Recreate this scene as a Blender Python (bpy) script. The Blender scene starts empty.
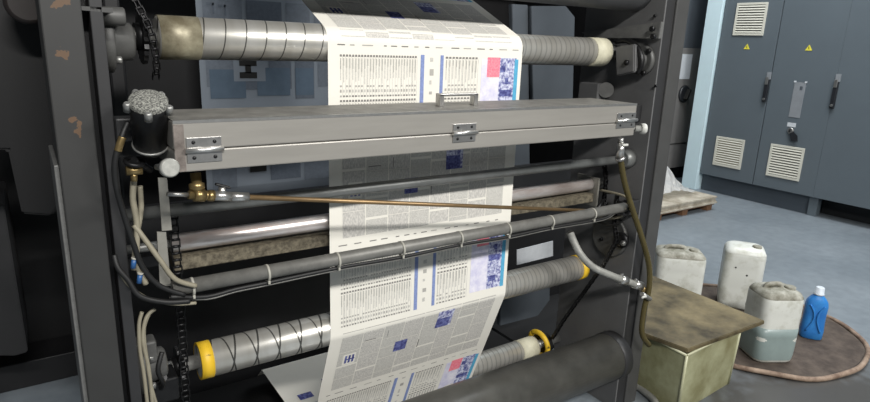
import bpy, bmesh, math, random
from mathutils import Vector, Matrix
random.seed(7)
scene = bpy.context.scene
col = scene.collection
PI = math.pi

# ------------------------------------------------------------------ camera (solved from the photograph's vanishing points)
F = 599.0; CX, CY = 435.0, 201.0; H = 1.5
def cray(u, v): return Vector((u - CX, v - CY, F))
VX = cray(1345, 77).normalized()
VD = cray(351, 2475); VD = (VD - VX * VD.dot(VX)).normalized()
VY = VD.cross(VX).normalized()
if VY.z < 0: VY = -VY
def wdir(u, v):
    r = cray(u, v); return Vector((VX.dot(r), VY.dot(r), -VD.dot(r)))
EYE = Vector((0, 0, H))
def at(u, v, Y):  d = wdir(u, v); return EYE + d * (Y / d.y)
def atx(u, v, X): d = wdir(u, v); return EYE + d * (X / d.x)
def atz(u, v, Z): d = wdir(u, v); return EYE + d * ((Z - H) / d.z)
cam_data = bpy.data.cameras.new('camera'); cam = bpy.data.objects.new('camera', cam_data); col.objects.link(cam)
right = Vector((VX.x, VY.x, -VD.x)); up = -Vector((VX.y, VY.y, -VD.y)); back = -Vector((VX.z, VY.z, -VD.z))
M4 = Matrix((right, up, back)).transposed().to_4x4(); M4.translation = EYE
cam.matrix_world = M4
cam_data.sensor_width = 36.0; cam_data.lens = F / 870 * 36.0; cam_data.clip_start = 0.02
scene.camera = cam

# ------------------------------------------------------------------ materials
def nodes(name):
    m = bpy.data.materials.new(name); m.use_nodes = True
    nt = m.node_tree; return m, nt, nt.nodes['Principled BSDF']
def rgb(r, g, b):
    f = lambda c: (c / 255 / 12.92) if c / 255 <= .04045 else ((c / 255 + .055) / 1.055) ** 2.4
    return (f(r), f(g), f(b), 1)
def pm(name, c, rough=.5, metal=0., scale=12., amt=.25, c2=None, bump=0., stretch=(1, 1, 1), spec=.5, lo=.35, hi=.7):
    """painted or metal surface: colour broken up by noise towards c2 (default a darker tone)."""
    m, nt, b = nodes(name)
    tc = nt.nodes.new('ShaderNodeTexCoord'); mp = nt.nodes.new('ShaderNodeMapping')
    mp.inputs['Scale'].default_value = stretch
    nz = nt.nodes.new('ShaderNodeTexNoise'); nz.inputs['Scale'].default_value = scale; nz.inputs['Detail'].default_value = 6
    nz.inputs['Roughness'].default_value = .65
    rp = nt.nodes.new('ShaderNodeValToRGB')
    c2 = c2 or tuple(x * (1 - amt) for x in c[:3]) + (1,)
    mixc = tuple(c[i] * (1 - amt) + c2[i] * amt for i in range(3)) + (1,) if amt < 1 else c2
    rp.color_ramp.elements[0].position = lo; rp.color_ramp.elements[1].position = hi
    rp.color_ramp.elements[0].color = c2; rp.color_ramp.elements[1].color = c
    nt.links.new(tc.outputs['Object'], mp.inputs['Vector']); nt.links.new(mp.outputs['Vector'], nz.inputs['Vector'])
    nt.links.new(nz.outputs['Fac'], rp.inputs['Fac']); nt.links.new(rp.outputs['Color'], b.inputs['Base Color'])
    b.inputs['Roughness'].default_value = rough; b.inputs['Metallic'].default_value = metal
    b.inputs['Specular IOR Level'].default_value = spec
    if bump:
        bp = nt.nodes.new('ShaderNodeBump'); bp.inputs['Strength'].default_value = bump; bp.inputs['Distance'].default_value = .003
        nt.links.new(nz.outputs['Fac'], bp.inputs['Height']); nt.links.new(bp.outputs['Normal'], b.inputs['Normal'])
    return m
def math_node(nt, op, a, b=None):
    n = nt.nodes.new('ShaderNodeMath'); n.operation = op
    for i, x in enumerate((a, b)):
        if x is None: continue
        if isinstance(x, (int, float)): n.inputs[i].default_value = x
        else: nt.links.new(x, n.inputs[i])
    return n.outputs[0]
def roller_mat(name, pitch, width, second, ringpitch, xsplit, base=(.82, .81, .77)):
    """worn steel roller: dark spiral windings on the left stretch, fine rings on the right (object space, axis on X)."""
    m, nt, b = nodes(name)
    tc = nt.nodes.new('ShaderNodeTexCoord'); sp = nt.nodes.new('ShaderNodeSeparateXYZ')
    nt.links.new(tc.outputs['Object'], sp.inputs[0])
    x, y, z = sp.outputs
    ang = math_node(nt, 'DIVIDE', math_node(nt, 'ARCTAN2', z, y), 2 * PI)
    def line(sign, pitch_, w):
        ph = math_node(nt, 'ADD', math_node(nt, 'DIVIDE', x, pitch_), math_node(nt, 'MULTIPLY', ang, sign))
        fr = math_node(nt, 'FRACT', ph)
        return math_node(nt, 'LESS_THAN', fr, w)
    spir = line(1, pitch, width)
    if second: spir = math_node(nt, 'MAXIMUM', spir, line(-1, pitch, width * .8))
    left = math_node(nt, 'LESS_THAN', x, xsplit)
    spir = math_node(nt, 'MULTIPLY', spir, left)
    rings = math_node(nt, 'MULTIPLY', line(1, ringpitch, .22), math_node(nt, 'SUBTRACT', 1, left))
    mask = math_node(nt, 'MAXIMUM', math_node(nt, 'MULTIPLY', spir, .86), math_node(nt, 'MULTIPLY', rings, .3))
    nz = nt.nodes.new('ShaderNodeTexNoise'); nz.inputs['Scale'].default_value = 9; nz.inputs['Detail'].default_value = 6
    mp = nt.nodes.new('ShaderNodeMapping'); mp.inputs['Scale'].default_value = (3, .6, .6)
    nt.links.new(tc.outputs['Object'], mp.inputs[0]); nt.links.new(mp.outputs[0], nz.inputs['Vector'])
    mx0 = nt.nodes.new('ShaderNodeMixRGB'); mx0.inputs[1].default_value = base + (1,); mx0.inputs[2].default_value = (base[0] * .6, base[1] * .58, base[2] * .52, 1)
    nt.links.new(nz.outputs['Fac'], mx0.inputs[0])
    mx = nt.nodes.new('ShaderNodeMixRGB'); mx.inputs[2].default_value = (.03, .03, .028, 1)
    nt.links.new(mask, mx.inputs[0]); nt.links.new(mx0.outputs[0], mx.inputs[1]); nt.links.new(mx.outputs[0], b.inputs['Base Color'])
    b.inputs['Metallic'].default_value = .68; b.inputs['Roughness'].default_value = .3
    return m
def speck_mat(name, c, ink, scale, thr, rough=.85, stretch=(1, 1, 1), soft=.12):
    m, nt, b = nodes(name)
    tc = nt.nodes.new('ShaderNodeTexCoord'); mp = nt.nodes.new('ShaderNodeMapping'); mp.inputs['Scale'].default_value = stretch
    nz = nt.nodes.new('ShaderNodeTexNoise'); nz.inputs['Scale'].default_value = scale; nz.inputs['Detail'].default_value = 4
    rp = nt.nodes.new('ShaderNodeValToRGB'); rp.color_ramp.elements[0].position = thr - soft; rp.color_ramp.elements[1].position = thr + soft
    rp.color_ramp.elements[0].color = ink; rp.color_ramp.elements[1].color = c
    nt.links.new(tc.outputs['Object'], mp.inputs[0]); nt.links.new(mp.outputs[0], nz.inputs['Vector'])
    nt.links.new(nz.outputs['Fac'], rp.inputs['Fac']); nt.links.new(rp.outputs['Color'], b.inputs['Base Color'])
    b.inputs['Roughness'].default_value = rough; b.inputs['Specular IOR Level'].default_value = .2
    return m
def clear_mat(name, c, rough=.15, trans=.85, alpha=1., ior=1.2):
    m, nt, b = nodes(name)
    tc = nt.nodes.new('ShaderNodeTexCoord'); nz = nt.nodes.new('ShaderNodeTexNoise'); nz.inputs['Scale'].default_value = 14
    mx = nt.nodes.new('ShaderNodeMixRGB'); mx.inputs[1].default_value = c; mx.inputs[2].default_value = tuple(x * .7 for x in c[:3]) + (1,)
    nt.links.new(tc.outputs['Object'], nz.inputs['Vector']); nt.links.new(nz.outputs['Fac'], mx.inputs[0]); nt.links.new(mx.outputs[0], b.inputs['Base Color'])
    b.inputs['Roughness'].default_value = rough; b.inputs['Transmission Weight'].default_value = trans
    b.inputs['IOR'].default_value = ior; b.inputs['Alpha'].default_value = alpha
    return m
def rust_mat(name, base, spots):
    """painted steel with rusty worn patches at given object-space points (x, z, rx, rz)."""
    m, nt, b = nodes(name)
    tc = nt.nodes.new('ShaderNodeTexCoord'); sp = nt.nodes.new('ShaderNodeSeparateXYZ'); nt.links.new(tc.outputs['Object'], sp.inputs[0])
    nz = nt.nodes.new('ShaderNodeTexNoise'); nz.inputs['Scale'].default_value = 70; nz.inputs['Detail'].default_value = 8
    nt.links.new(tc.outputs['Object'], nz.inputs['Vector'])
    tot = None
    for (x, z, rx, rz) in spots:
        dx = math_node(nt, 'DIVIDE', math_node(nt, 'SUBTRACT', sp.outputs[0], x), rx)
        dz = math_node(nt, 'DIVIDE', math_node(nt, 'SUBTRACT', sp.outputs[2], z), rz)
        d = math_node(nt, 'ADD', math_node(nt, 'MULTIPLY', dx, dx), math_node(nt, 'MULTIPLY', dz, dz))
        k = math_node(nt, 'SUBTRACT', 1, d)
        k = math_node(nt, 'MAXIMUM', k, 0)
        tot = k if tot is None else math_node(nt, 'MAXIMUM', tot, k)
    f = math_node(nt, 'GREATER_THAN', math_node(nt, 'ADD', math_node(nt, 'MULTIPLY', tot, .8), math_node(nt, 'MULTIPLY', nz.outputs['Fac'], 2.2)), 1.55)
    f = math_node(nt, 'MULTIPLY', f, .8)
    f2 = math_node(nt, 'MULTIPLY', f, math_node(nt, 'GREATER_THAN', tot, .02))
    n2 = nt.nodes.new('ShaderNodeTexNoise'); n2.inputs['Scale'].default_value = 10; n2.inputs['Detail'].default_value = 6
    nt.links.new(tc.outputs['Object'], n2.inputs['Vector'])
    m0 = nt.nodes.new('ShaderNodeMixRGB'); m0.inputs[1].default_value = tuple(x * .8 for x in base[:3]) + (1,); m0.inputs[2].default_value = tuple(x * 1.2 for x in base[:3]) + (1,)
    nt.links.new(n2.outputs['Fac'], m0.inputs[0])
    mx = nt.nodes.new('ShaderNodeMixRGB'); mx.inputs[2].default_value = rgb(98, 74, 52)
    nt.links.new(f2, mx.inputs[0]); nt.links.new(m0.outputs[0], mx.inputs[1]); nt.links.new(mx.outputs[0], b.inputs['Base Color'])
    b.inputs['Roughness'].default_value = .55
    return m

M = {}
M['frame'] = pm('dark_grey_frame_paint', rgb(68, 68, 67), .5, 0, 8, .2)
M['frame_dark'] = pm('darker_frame_paint', rgb(44, 44, 45), .5, 0, 8, .25)
M['plate'] = pm('inner_plate_paint', rgb(100, 100, 100), .45, 0, 6, .2)
M['edge'] = pm('worn_plate_edge', rgb(110, 110, 108), .45, 0, 30, .3)
M['black'] = pm('black_machine_paint', rgb(26, 26, 28), .5, 0, 10, .4)
M['blacksteel'] = pm('oily_black_steel', rgb(36, 36, 37), .38, .5, 40, .4)
M['brownblack'] = pm('brown_black_paint', rgb(40, 33, 30), .5, 0, 10, .3)
M['deep_black'] = pm('deep_black_paint', rgb(17, 17, 18), .6, 0, 8, .4)  # deeper black than the other machine paint
M['rubber'] = pm('black_rubber', rgb(24, 24, 24), .55, 0, 30, .3)
M['housing'] = pm('grey_cast_iron', rgb(88, 88, 86), .5, .1, 26, .3, bump=.15)
M['steel'] = pm('bare_steel', (.55, .54, .52, 1), .33, .9, 30, .3)
M['steel_dull'] = pm('dull_steel', (.42, .42, .40, 1), .45, .7, 40, .4)
M['nickel'] = pm('nickel_plate', (.66, .65, .62, 1), .28, .9, 60, .15)
M['box'] = pm('stainless_box_sheet', (.33, .315, .285, 1), .42, .35, 5, .14, stretch=(.6, 6, 6))
M['boxtop'] = pm('dusty_box_top', (.26, .25, .225, 1), .55, .3, 18, .4)
M['boxend'] = pm('rubbed_box_edge', (.27, .235, .21, 1), .55, .2, 26, .4, c2=(.09, .075, .065, 1))
M['brass'] = pm('brass', (.40, .29, .13, 1), .34, .85, 50, .35)
M['brasspipe'] = pm('brown_brass_pipe', (.30, .20, .10, 1), .4, .6, 20, .3)
M['conduit'] = pm('grey_conduit', rgb(126, 125, 120), .5, .25, 30, .28)
M['bar'] = pm('galvanised_bar', rgb(128, 130, 128), .42, .45, 20, .25)
M['bigtube'] = pm('dark_oily_tube', rgb(86, 85, 80), .38, .2, 9, .4)
M['beam'] = pm('dark_grey_beam', rgb(98, 99, 101), .45, .1, 8, .2)
M['traybar'] = pm('ink_crusted_bar', rgb(122, 114, 96), .8, 0, 70, .5, c2=rgb(66, 60, 48), bump=.4)
M['inkroller'] = pm('inked_chrome_roller', (.90, .89, .87, 1), .3, .65, 5, .5, c2=(.60, .50, .46, 1), stretch=(1.2, 6, 6))
M['cream'] = pm('cream_tape_collar', rgb(206, 202, 178), .6, 0, 40, .2)
M['tape'] = pm('grimy_taped_collar', rgb(176, 170, 146), .45, .3, 14, .4, c2=rgb(112, 104, 84))
M['yellow'] = pm('yellow_collar', rgb(222, 182, 44), .5, 0, 30, .4, c2=rgb(70, 56, 18), lo=.34, hi=.42)
M['beige_cable'] = pm('beige_cable', rgb(142, 136, 118), .55, 0, 40, .2)
M['white_tie'] = pm('white_nylon', rgb(168, 166, 156), .5, 0, 40, .1)
M['blue_plastic'] = pm('blue_plastic', rgb(44, 88, 140), .4, 0, 40, .15)
M['granite_cap'] = pm('speckled_grey_cap', rgb(150, 150, 142), .8, 0, 300, .6, c2=rgb(58, 58, 56), bump=.5, lo=.42, hi=.6)
M['silver_knob'] = pm('silver_knob', rgb(172, 172, 166), .4, .3, 80, .3)
M['strip'] = pm('zinc_strip', rgb(150, 148, 140), .5, .3, 30, .25)
M['whiteknob'] = pm('white_plastic_knob', rgb(196, 196, 190), .45, 0, 30, .1)
# paper
M['paper'] = pm('newsprint', rgb(226, 223, 213), .85, 0, 4, .05, spec=.15)
M['ink'] = pm('black_print', rgb(128, 126, 123), .9, 0, 60, .2, spec=.1)
M['inkmid'] = pm('grey_print', rgb(172, 170, 164), .9, 0, 60, .15, spec=.1)
M['text'] = speck_mat('small_print', rgb(200, 198, 191), rgb(176, 174, 168), 420, .5, stretch=(.5, 1, 1))
M['text2'] = speck_mat('small_print_columns', rgb(206, 203, 196), rgb(172, 170, 165), 420, .5, stretch=(1, 1, .25))
M['blueink'] = pm('blue_print', rgb(138, 154, 200), .9, 0, 120, .3, spec=.1)
M['lavender'] = pm('lavender_print', rgb(188, 186, 214), .9, 0, 30, .5, c2=rgb(226, 224, 232), spec=.1)
M['red'] = pm('pink_red_print', rgb(232, 104, 128), .9, 0, 160, .3, c2=rgb(240, 150, 160), spec=.1)
M['photo'] = speck_mat('blue_photo_print', rgb(206, 210, 228), rgb(96, 98, 150), 95, .50, soft=.12)
M['photodark'] = speck_mat('dark_blue_photo_print', rgb(116, 124, 176), rgb(66, 68, 120), 90, .55, soft=.15)
M['cyan'] = pm('cyan_print', rgb(92, 170, 206), .9, 0, 60, .2, spec=.1)
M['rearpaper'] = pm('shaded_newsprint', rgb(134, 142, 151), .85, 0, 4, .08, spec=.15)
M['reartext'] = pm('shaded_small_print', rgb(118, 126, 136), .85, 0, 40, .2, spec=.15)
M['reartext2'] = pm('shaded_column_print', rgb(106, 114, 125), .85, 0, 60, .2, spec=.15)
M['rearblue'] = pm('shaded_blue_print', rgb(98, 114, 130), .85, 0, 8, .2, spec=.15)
# room
M['cabinet'] = pm('slate_grey_cabinet_paint', rgb(92, 101, 107), .42, 0, 3, .07)
M['cabinet_dark'] = pm('dark_plinth_paint', rgb(70, 78, 86), .5, 0, 3, .15)
M['gap'] = pm('dark_gap', rgb(22, 25, 28), .7, 0, 5, .2)
M['vent'] = pm('pale_vent_plastic', rgb(205, 203, 190), .55, 0, 20, .06)
M['ventdark'] = pm('vent_shadow', rgb(66, 64, 58), .7, 0, 20, .2)
M['ventbeige'] = pm('beige_vent_filter', rgb(150, 142, 118), .7, 0, 20, .2)
M['handle'] = pm('black_handle_plastic', rgb(34, 36, 40), .4, 0, 20, .2)
M['sign'] = pm('warning_yellow', rgb(226, 214, 70), .5, 0, 20, .05)
M['window'] = pm('smoky_nameplate', rgb(138, 142, 146), .25, 0, 8, .15)
M['label'] = pm('white_label', rgb(200, 204, 208), .5, 0, 30, .12)
M['wallblue'] = pm('pale_blue_wall_paint', rgb(204, 226, 232), .6, 0, 4, .08)
M['wallgrey'] = pm('grey_wall_paint', rgb(140, 150, 155), .7, 0, 4, .1)
M['ctrl'] = pm('control_cabinet_paint', rgb(118, 116, 114), .45, 0, 5, .12)
M['panelblue'] = pm('blue_grey_guard', rgb(84, 90, 96), .4, 0, 5, .15)
M['wood'] = pm('pallet_wood', rgb(134, 98, 70), .8, 0, 20, .4)
M['board'] = pm('stained_cardboard', rgb(200, 193, 178), .85, 0, 9, .5, c2=rgb(146, 136, 118))
M['film'] = clear_mat('clear_plastic_film', (.90, .91, .91, 1), .25, .4, .75)
M['lid'] = pm('oil_stained_board', rgb(126, 114, 84), .42, 0, 5, .6, c2=rgb(58, 50, 32), bump=.25, lo=.36, hi=.66)
M['tank'] = pm('cloudy_tank_plastic', rgb(170, 171, 138), .3, 0, 7, .4, c2=rgb(126, 123, 88))
M['tankedge'] = pm('tank_corner_plastic', rgb(184, 184, 152), .35, 0, 14, .2)
M['can'] = pm('milky_jerrycan_plastic', rgb(212, 214, 207), .4, 0, 8, .35, c2=rgb(172, 172, 158), lo=.28, hi=.5)
M['candirty'] = pm('grimy_can_top', rgb(178, 177, 166), .6, 0, 16, .5, c2=rgb(104, 101, 86), bump=.4)
M['canliquid'] = pm('liquid_behind_plastic', rgb(146, 162, 160), .35, 0, 6, .2)
M['smudge'] = pm('black_smudge', rgb(24, 24, 22), .7, 0, 30, .2)
M['bottle'] = pm('blue_bottle_plastic', rgb(62, 146, 216), .3, 0, 9, .3, c2=rgb(42, 112, 188))
M['cap'] = pm('white_cap', rgb(206, 214, 222), .45, 0, 20, .1)
M['disc'] = pm('brown_fibre_mat', rgb(92, 81, 72), .85, 0, 16, .35, c2=rgb(62, 53, 47))
M['discrim'] = pm('tan_fibre_rim', rgb(166, 146, 128), .8, 0, 18, .4, c2=rgb(108, 88, 74))
def hose_mat():
    return clear_mat('yellowed_clear_hose', (.15, .125, .055, 1), .2, .45, 1)
M['hose'] = hose_mat()
M['flexhose'] = pm('grey_flexible_hose', rgb(158, 158, 152), .45, .2, 40, .3)
def floor_mat():
    m, nt, b = nodes('grey_blue_painted_concrete')
    tc = nt.nodes.new('ShaderNodeTexCoord')
    n1 = nt.nodes.new('ShaderNodeTexNoise'); n1.inputs['Scale'].default_value = 1.6; n1.inputs['Detail'].default_value = 8
    n2 = nt.nodes.new('ShaderNodeTexNoise'); n2.inputs['Scale'].default_value = 14; n2.inputs['Detail'].default_value = 8
    for n in (n1, n2): nt.links.new(tc.outputs['Object'], n.inputs['Vector'])
    m1 = nt.nodes.new('ShaderNodeMixRGB'); m1.inputs[1].default_value = rgb(112, 121, 128); m1.inputs[2].default_value = rgb(140, 148, 154)
    nt.links.new(n1.outputs['Fac'], m1.inputs[0])
    m2 = nt.nodes.new('ShaderNodeMixRGB'); m2.blend_type = 'MULTIPLY'; m2.inputs[0].default_value = .35
    rp = nt.nodes.new('ShaderNodeValToRGB'); rp.color_ramp.elements[0].position = .3; rp.color_ramp.elements[1].position = .62
    rp.color_ramp.elements[0].color = (.55, .55, .56, 1)
    nt.links.new(n2.outputs['Fac'], rp.inputs[0]); nt.links.new(m1.outputs[0], m2.inputs[1]); nt.links.new(rp.outputs[0], m2.inputs[2])
    # darker floor tone close round the press and the tank
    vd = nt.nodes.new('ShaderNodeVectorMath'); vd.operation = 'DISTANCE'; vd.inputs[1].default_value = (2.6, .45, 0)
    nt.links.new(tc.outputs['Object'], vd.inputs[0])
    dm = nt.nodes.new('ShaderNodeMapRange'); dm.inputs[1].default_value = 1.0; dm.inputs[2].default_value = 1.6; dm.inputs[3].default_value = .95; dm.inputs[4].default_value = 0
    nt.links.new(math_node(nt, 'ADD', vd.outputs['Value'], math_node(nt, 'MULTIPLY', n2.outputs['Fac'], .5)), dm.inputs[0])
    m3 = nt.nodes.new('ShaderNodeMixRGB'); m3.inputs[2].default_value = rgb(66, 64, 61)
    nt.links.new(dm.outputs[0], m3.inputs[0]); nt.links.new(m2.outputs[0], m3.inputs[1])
    nt.links.new(m3.outputs[0], b.inputs['Base Color'])
    rr = nt.nodes.new('ShaderNodeMapRange'); rr.inputs[3].default_value = .28; rr.inputs[4].default_value = .5
    nt.links.new(n1.outputs['Fac'], rr.inputs[0]); nt.links.new(rr.outputs[0], b.inputs['Roughness'])
    return m
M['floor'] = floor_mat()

# ------------------------------------------------------------------ mesh helpers (all in world metres)
class MB:
    def __init__(s): s.bm = bmesh.new(); s.mats = []
    def mi(s, key):
        if key not in s.mats: s.mats.append(key)
        return s.mats.index(key)
    def face(s, pts, key=None, smooth=False):
        f = s.bm.faces.new([s.bm.verts.new(p) for p in pts])
        f.material_index = s.mi(key) if key else 0; f.smooth = smooth; return f
    def box(s, c, d, bev=0., rot=None, key=None):
        t = bmesh.new(); bmesh.ops.create_cube(t, size=1)
        bmesh.ops.scale(t, vec=d, verts=t.verts)
        if bev: bmesh.ops.bevel(t, geom=t.edges[:], offset=bev, segments=2, affect='EDGES', profile=.5)
        mt = (rot.to_4x4() if rot else Matrix.Identity(4)); mt.translation = Vector(c)
        bmesh.ops.transform(t, matrix=mt, verts=t.verts); s.merge(t, key); return s
    def bb(s, x0, x1, y0, y1, z0, z1, bev=0., key=None):
        return s.box(((x0 + x1) / 2, (y0 + y1) / 2, (z0 + z1) / 2), (abs(x1 - x0), abs(y1 - y0), abs(z1 - z0)), bev, None, key)
    def merge(s, t, key=None):
        k = s.mi(key) if key else 0
        mp = {v: s.bm.verts.new(v.co) for v in t.verts}
        for f in t.faces:
            try: g = s.bm.faces.new([mp[v] for v in f.verts])
            except ValueError: continue
            g.smooth = f.smooth; g.material_index = k
        t.free()
    def lathe(s, a, ax, prof, n=28, key=None):
        """profile [(distance along ax, radius)...] turned about the axis from a along ax."""
        ax = Vector(ax).normalized(); a = Vector(a)
        e1 = ax.orthogonal().normalized(); e2 = ax.cross(e1)
        k = s.mi(key) if key else 0; rings = []
        for (h, r) in prof:
            if r < 1e-6: rings.append([s.bm.verts.new(a + ax * h)])
            else: rings.append([s.bm.verts.new(a + ax * h + (e1 * math.cos(2 * PI * i / n) + e2 * math.sin(2 * PI * i / n)) * r) for i in range(n)])
        for q in range(len(rings) - 1):
            A, B = rings[q], rings[q + 1]
            flat = abs(prof[q][0] - prof[q + 1][0]) < 1e-5
            for i in range(n):
                j = (i + 1) % n
                if len(A) == 1 and len(B) == 1: continue
                vs = [A[0], B[j], B[i]] if len(A) == 1 else ([A[i], A[j], B[0]] if len(B) == 1 else [A[i], A[j], B[j], B[i]])
                f = s.bm.faces.new(vs); f.smooth = not flat; f.material_index = k
        return s
    def cyl(s, a, b, r, r2=None, n=24, key=None, ch=0.):
        a = Vector(a); b = Vector(b); L = (b - a).length; r2 = r if r2 is None else r2
        pr = [(0, 0), (0, r - ch), (ch, r), (L - ch, r2), (L, r2 - ch), (L, 0)] if ch else [(0, 0), (0, r), (L, r2), (L, 0)]
        return s.lathe(a, b - a, pr, n, key)
    def tube(s, pts, r, n=10, key=None, sub=5, closed=False, rings=None):
        pts = [Vector(p) for p in pts]
        P = []
        m = len(pts)
        if m == 2 or sub <= 1: P = pts
        else:
            for i in range(m - 1):
                p0, p1, p2, p3 = pts[max(i - 1, 0)], pts[i], pts[i + 1], pts[min(i + 2, m - 1)]
                for q in range(sub):
                    t = q / sub
                    P.append(.5 * ((2 * p1) + (p2 - p0) * t + (2 * p0 - 5 * p1 + 4 * p2 - p3) * t * t + (3 * p1 - p0 - 3 * p2 + p3) * t ** 3))
            P.append(pts[-1])
        k = s.mi(key) if key else 0
        T = [(P[min(i + 1, len(P) - 1)] - P[max(i - 1, 0)]).normalized() for i in range(len(P))]
        e = T[0].orthogonal().normalized(); prev = None
        for i, p in enumerate(P):
            e = (e - T[i] * e.dot(T[i])).normalized(); g = T[i].cross(e)
            rr = r * (1 + (rings if (rings and i % 2) else 0))
            ring = [s.bm.verts.new(p + (e * math.cos(2 * PI * a / n) + g * math.sin(2 * PI * a / n)) * rr) for a in range(n)]
            if prev:
                for a in range(n):
                    b = (a + 1) % n
                    f = s.bm.faces.new([prev[a], prev[b], ring[b], ring[a]]); f.smooth = True; f.material_index = k
            else: s.bm.faces.new(ring[::-1]).material_index = k
            prev = ring
        s.bm.faces.new(prev).material_index = k
        return s
    def prism(s, poly, vec, key=None, bev=0.):
        """polygon of world points extruded by vec."""
        t = bmesh.new(); vec = Vector(vec)
        A = [t.verts.new(p) for p in poly]; B = [t.verts.new(Vector(p) + vec) for p in poly]
        t.faces.new(A[::-1]); t.faces.new(B)
        for i in range(len(A)):
            j = (i + 1) % len(A); t.faces.new([A[i], A[j], B[j], B[i]])
        bmesh.ops.recalc_face_normals(t, faces=t.faces)
        if bev: bmesh.ops.bevel(t, geom=t.edges[:], offset=bev, segments=2, affect='EDGES')
        s.merge(t, key); return s
    def torus(s, c, ax, R, r, n=28, m=8, a0=0, a1=2 * PI, key=None):
        ax = Vector(ax).normalized(); e1 = ax.orthogonal().normalized(); e2 = ax.cross(e1); c = Vector(c)
        pts = [c + (e1 * math.cos(a0 + (a1 - a0) * i / n) + e2 * math.sin(a0 + (a1 - a0) * i / n)) * R for i in range(n + 1)]
        return s.tube(pts, r, m, key, sub=1)
WO = {}
def obj(name, mb, mats, parent=None, origin=None, normals=True):
    bm = mb.bm
    if normals: bmesh.ops.recalc_face_normals(bm, faces=bm.faces)
    xs = [v.co for v in bm.verts]
    if origin is None:
        mn = Vector([min(c[i] for c in xs) for i in range(3)]); mxx = Vector([max(c[i] for c in xs) for i in range(3)])
        origin = Vector(((mn.x + mxx.x) / 2, (mn.y + mxx.y) / 2, mn.z))
    origin = Vector(origin)
    bmesh.ops.translate(bm, vec=-origin, verts=bm.verts)
    me = bpy.data.meshes.new(name); bm.to_mesh(me); bm.free()
    for k in (mb.mats or [mats]): me.materials.append(M[k])
    o = bpy.data.objects.new(name, me); col.objects.link(o)
    o.parent = parent
    o.location = origin - (WO[parent.name] if parent else Vector((0, 0, 0)))
    WO[o.name] = origin
    return o
def tag(o, label=None, cat=None, group=None, kind=None):
    if label: o['label'] = label
    if cat: o['category'] = cat
    if group: o['group'] = group
    if kind: o['kind'] = kind
    return o
def thing(name, label, cat, loc, group=None):
    o = bpy.data.objects.new(name, None); col.objects.link(o); o.location = loc; o.empty_display_size = .05
    WO[o.name] = Vector(loc); return tag(o, label, cat, group)
def struct(name, mb, mat):
    o = obj(name, mb, mat); o['kind'] = 'structure'; return o
def bolt(parent, p, ax, r=.008, h=.008, mat='steel_dull', name='bolt'):
    return obj(name, MB().lathe(p, ax, [(0, 0), (0, r), (h * .8, r), (h, r * .8), (h, 0)], 6), mat, parent)

# ------------------------------------------------------------------ the setting
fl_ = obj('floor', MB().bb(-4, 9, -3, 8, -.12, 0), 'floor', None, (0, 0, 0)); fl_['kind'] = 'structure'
struct('wall_back', MB().bb(-4, 9, 6.6, 6.75, 0, 4.2), 'wallgrey')
struct('wall_right', MB().bb(6.95, 7.1, -3, 6.6, 0, 4.2), 'wallgrey')
struct('trim_1', MB().bb(6.17, 6.95, 3.81, 3.985, 0, 4.2, .004), 'wallblue')

# ------------------------------------------------------------------ press side frames
def left_frame():
    t = thing('side_frame', 'dark grey steel side frame of the press at left, with rust patches on its column', 'machine frame', (.08, 1.6, 0))
    rm = rust_mat('rusty_frame_paint', rgb(45, 45, 44), [(.079, 1.555, .03, .022), (.069, 1.455, .02, .016), (.081, 1.305, .014, .022), (.074, 1.325, .01, .012)])
    M['rust'] = rm
    obj('column', MB().bb(.039, .110, 1.42, 1.62, 0, 2.4, .003), 'rust', t, (0, 0, 0))
    obj('side_rail', MB().bb(.030, .039, 1.43, 1.70, 0, 1.23, .002), 'edge', t)
    obj('spacer', MB().bb(.110, .124, 1.50, 2.05, 0, 2.4), 'black', t)
    obj('inner_plate', MB().bb(.124, .148, 1.43, 2.06, 0, 2.4, .002), 'frame_dark', t)
    obj('top_bracket', MB().prism([at(80, 6, 1.43), at(113, 8, 1.43), at(113, 13, 1.43), at(80, 10, 1.43)], (0, .12, 0)), 'frame', t)
left_frame()
def right_frame():
    t = thing('side_frame', 'dark grey steel side frame of the press at right, beside the covered tank', 'machine frame', (2.0, 1.7, 0))
    obj('column', MB().bb(2.012, 2.088, 1.42, 1.58, 0, 2.4, .004), 'frame', t)
    obj('column_inner_strip', MB().bb(1.957, 2.012, 1.428, 1.58, 0, 2.4, .002), 'frame_dark', t)
    obj('inner_plate', MB().bb(1.95, 1.957, 1.424, 1.80, 0, 2.4, .001), 'plate', t)
    X = 1.93
    pl = [(X, 1.80, 1.565), (X, 1.418, 1.605), (X, 1.422, 1.545), (X, 1.72, 1.542)]
    hb = obj('hanger_bracket', MB().prism(pl, (.02, 0, 0), None, .002), 'edge', t)
    for uv in ((653, 29), (654, 36.5)): bolt(hb, atx(*uv, X - .012), (-1, 0, 0), .011, .012, 'blacksteel')
    for (u, v) in ((656, 86), (655, 16)): bolt(t, atx(u, v, 1.944), (-1, 0, 0), .006, .006, 'blacksteel')
right_frame()

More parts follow.
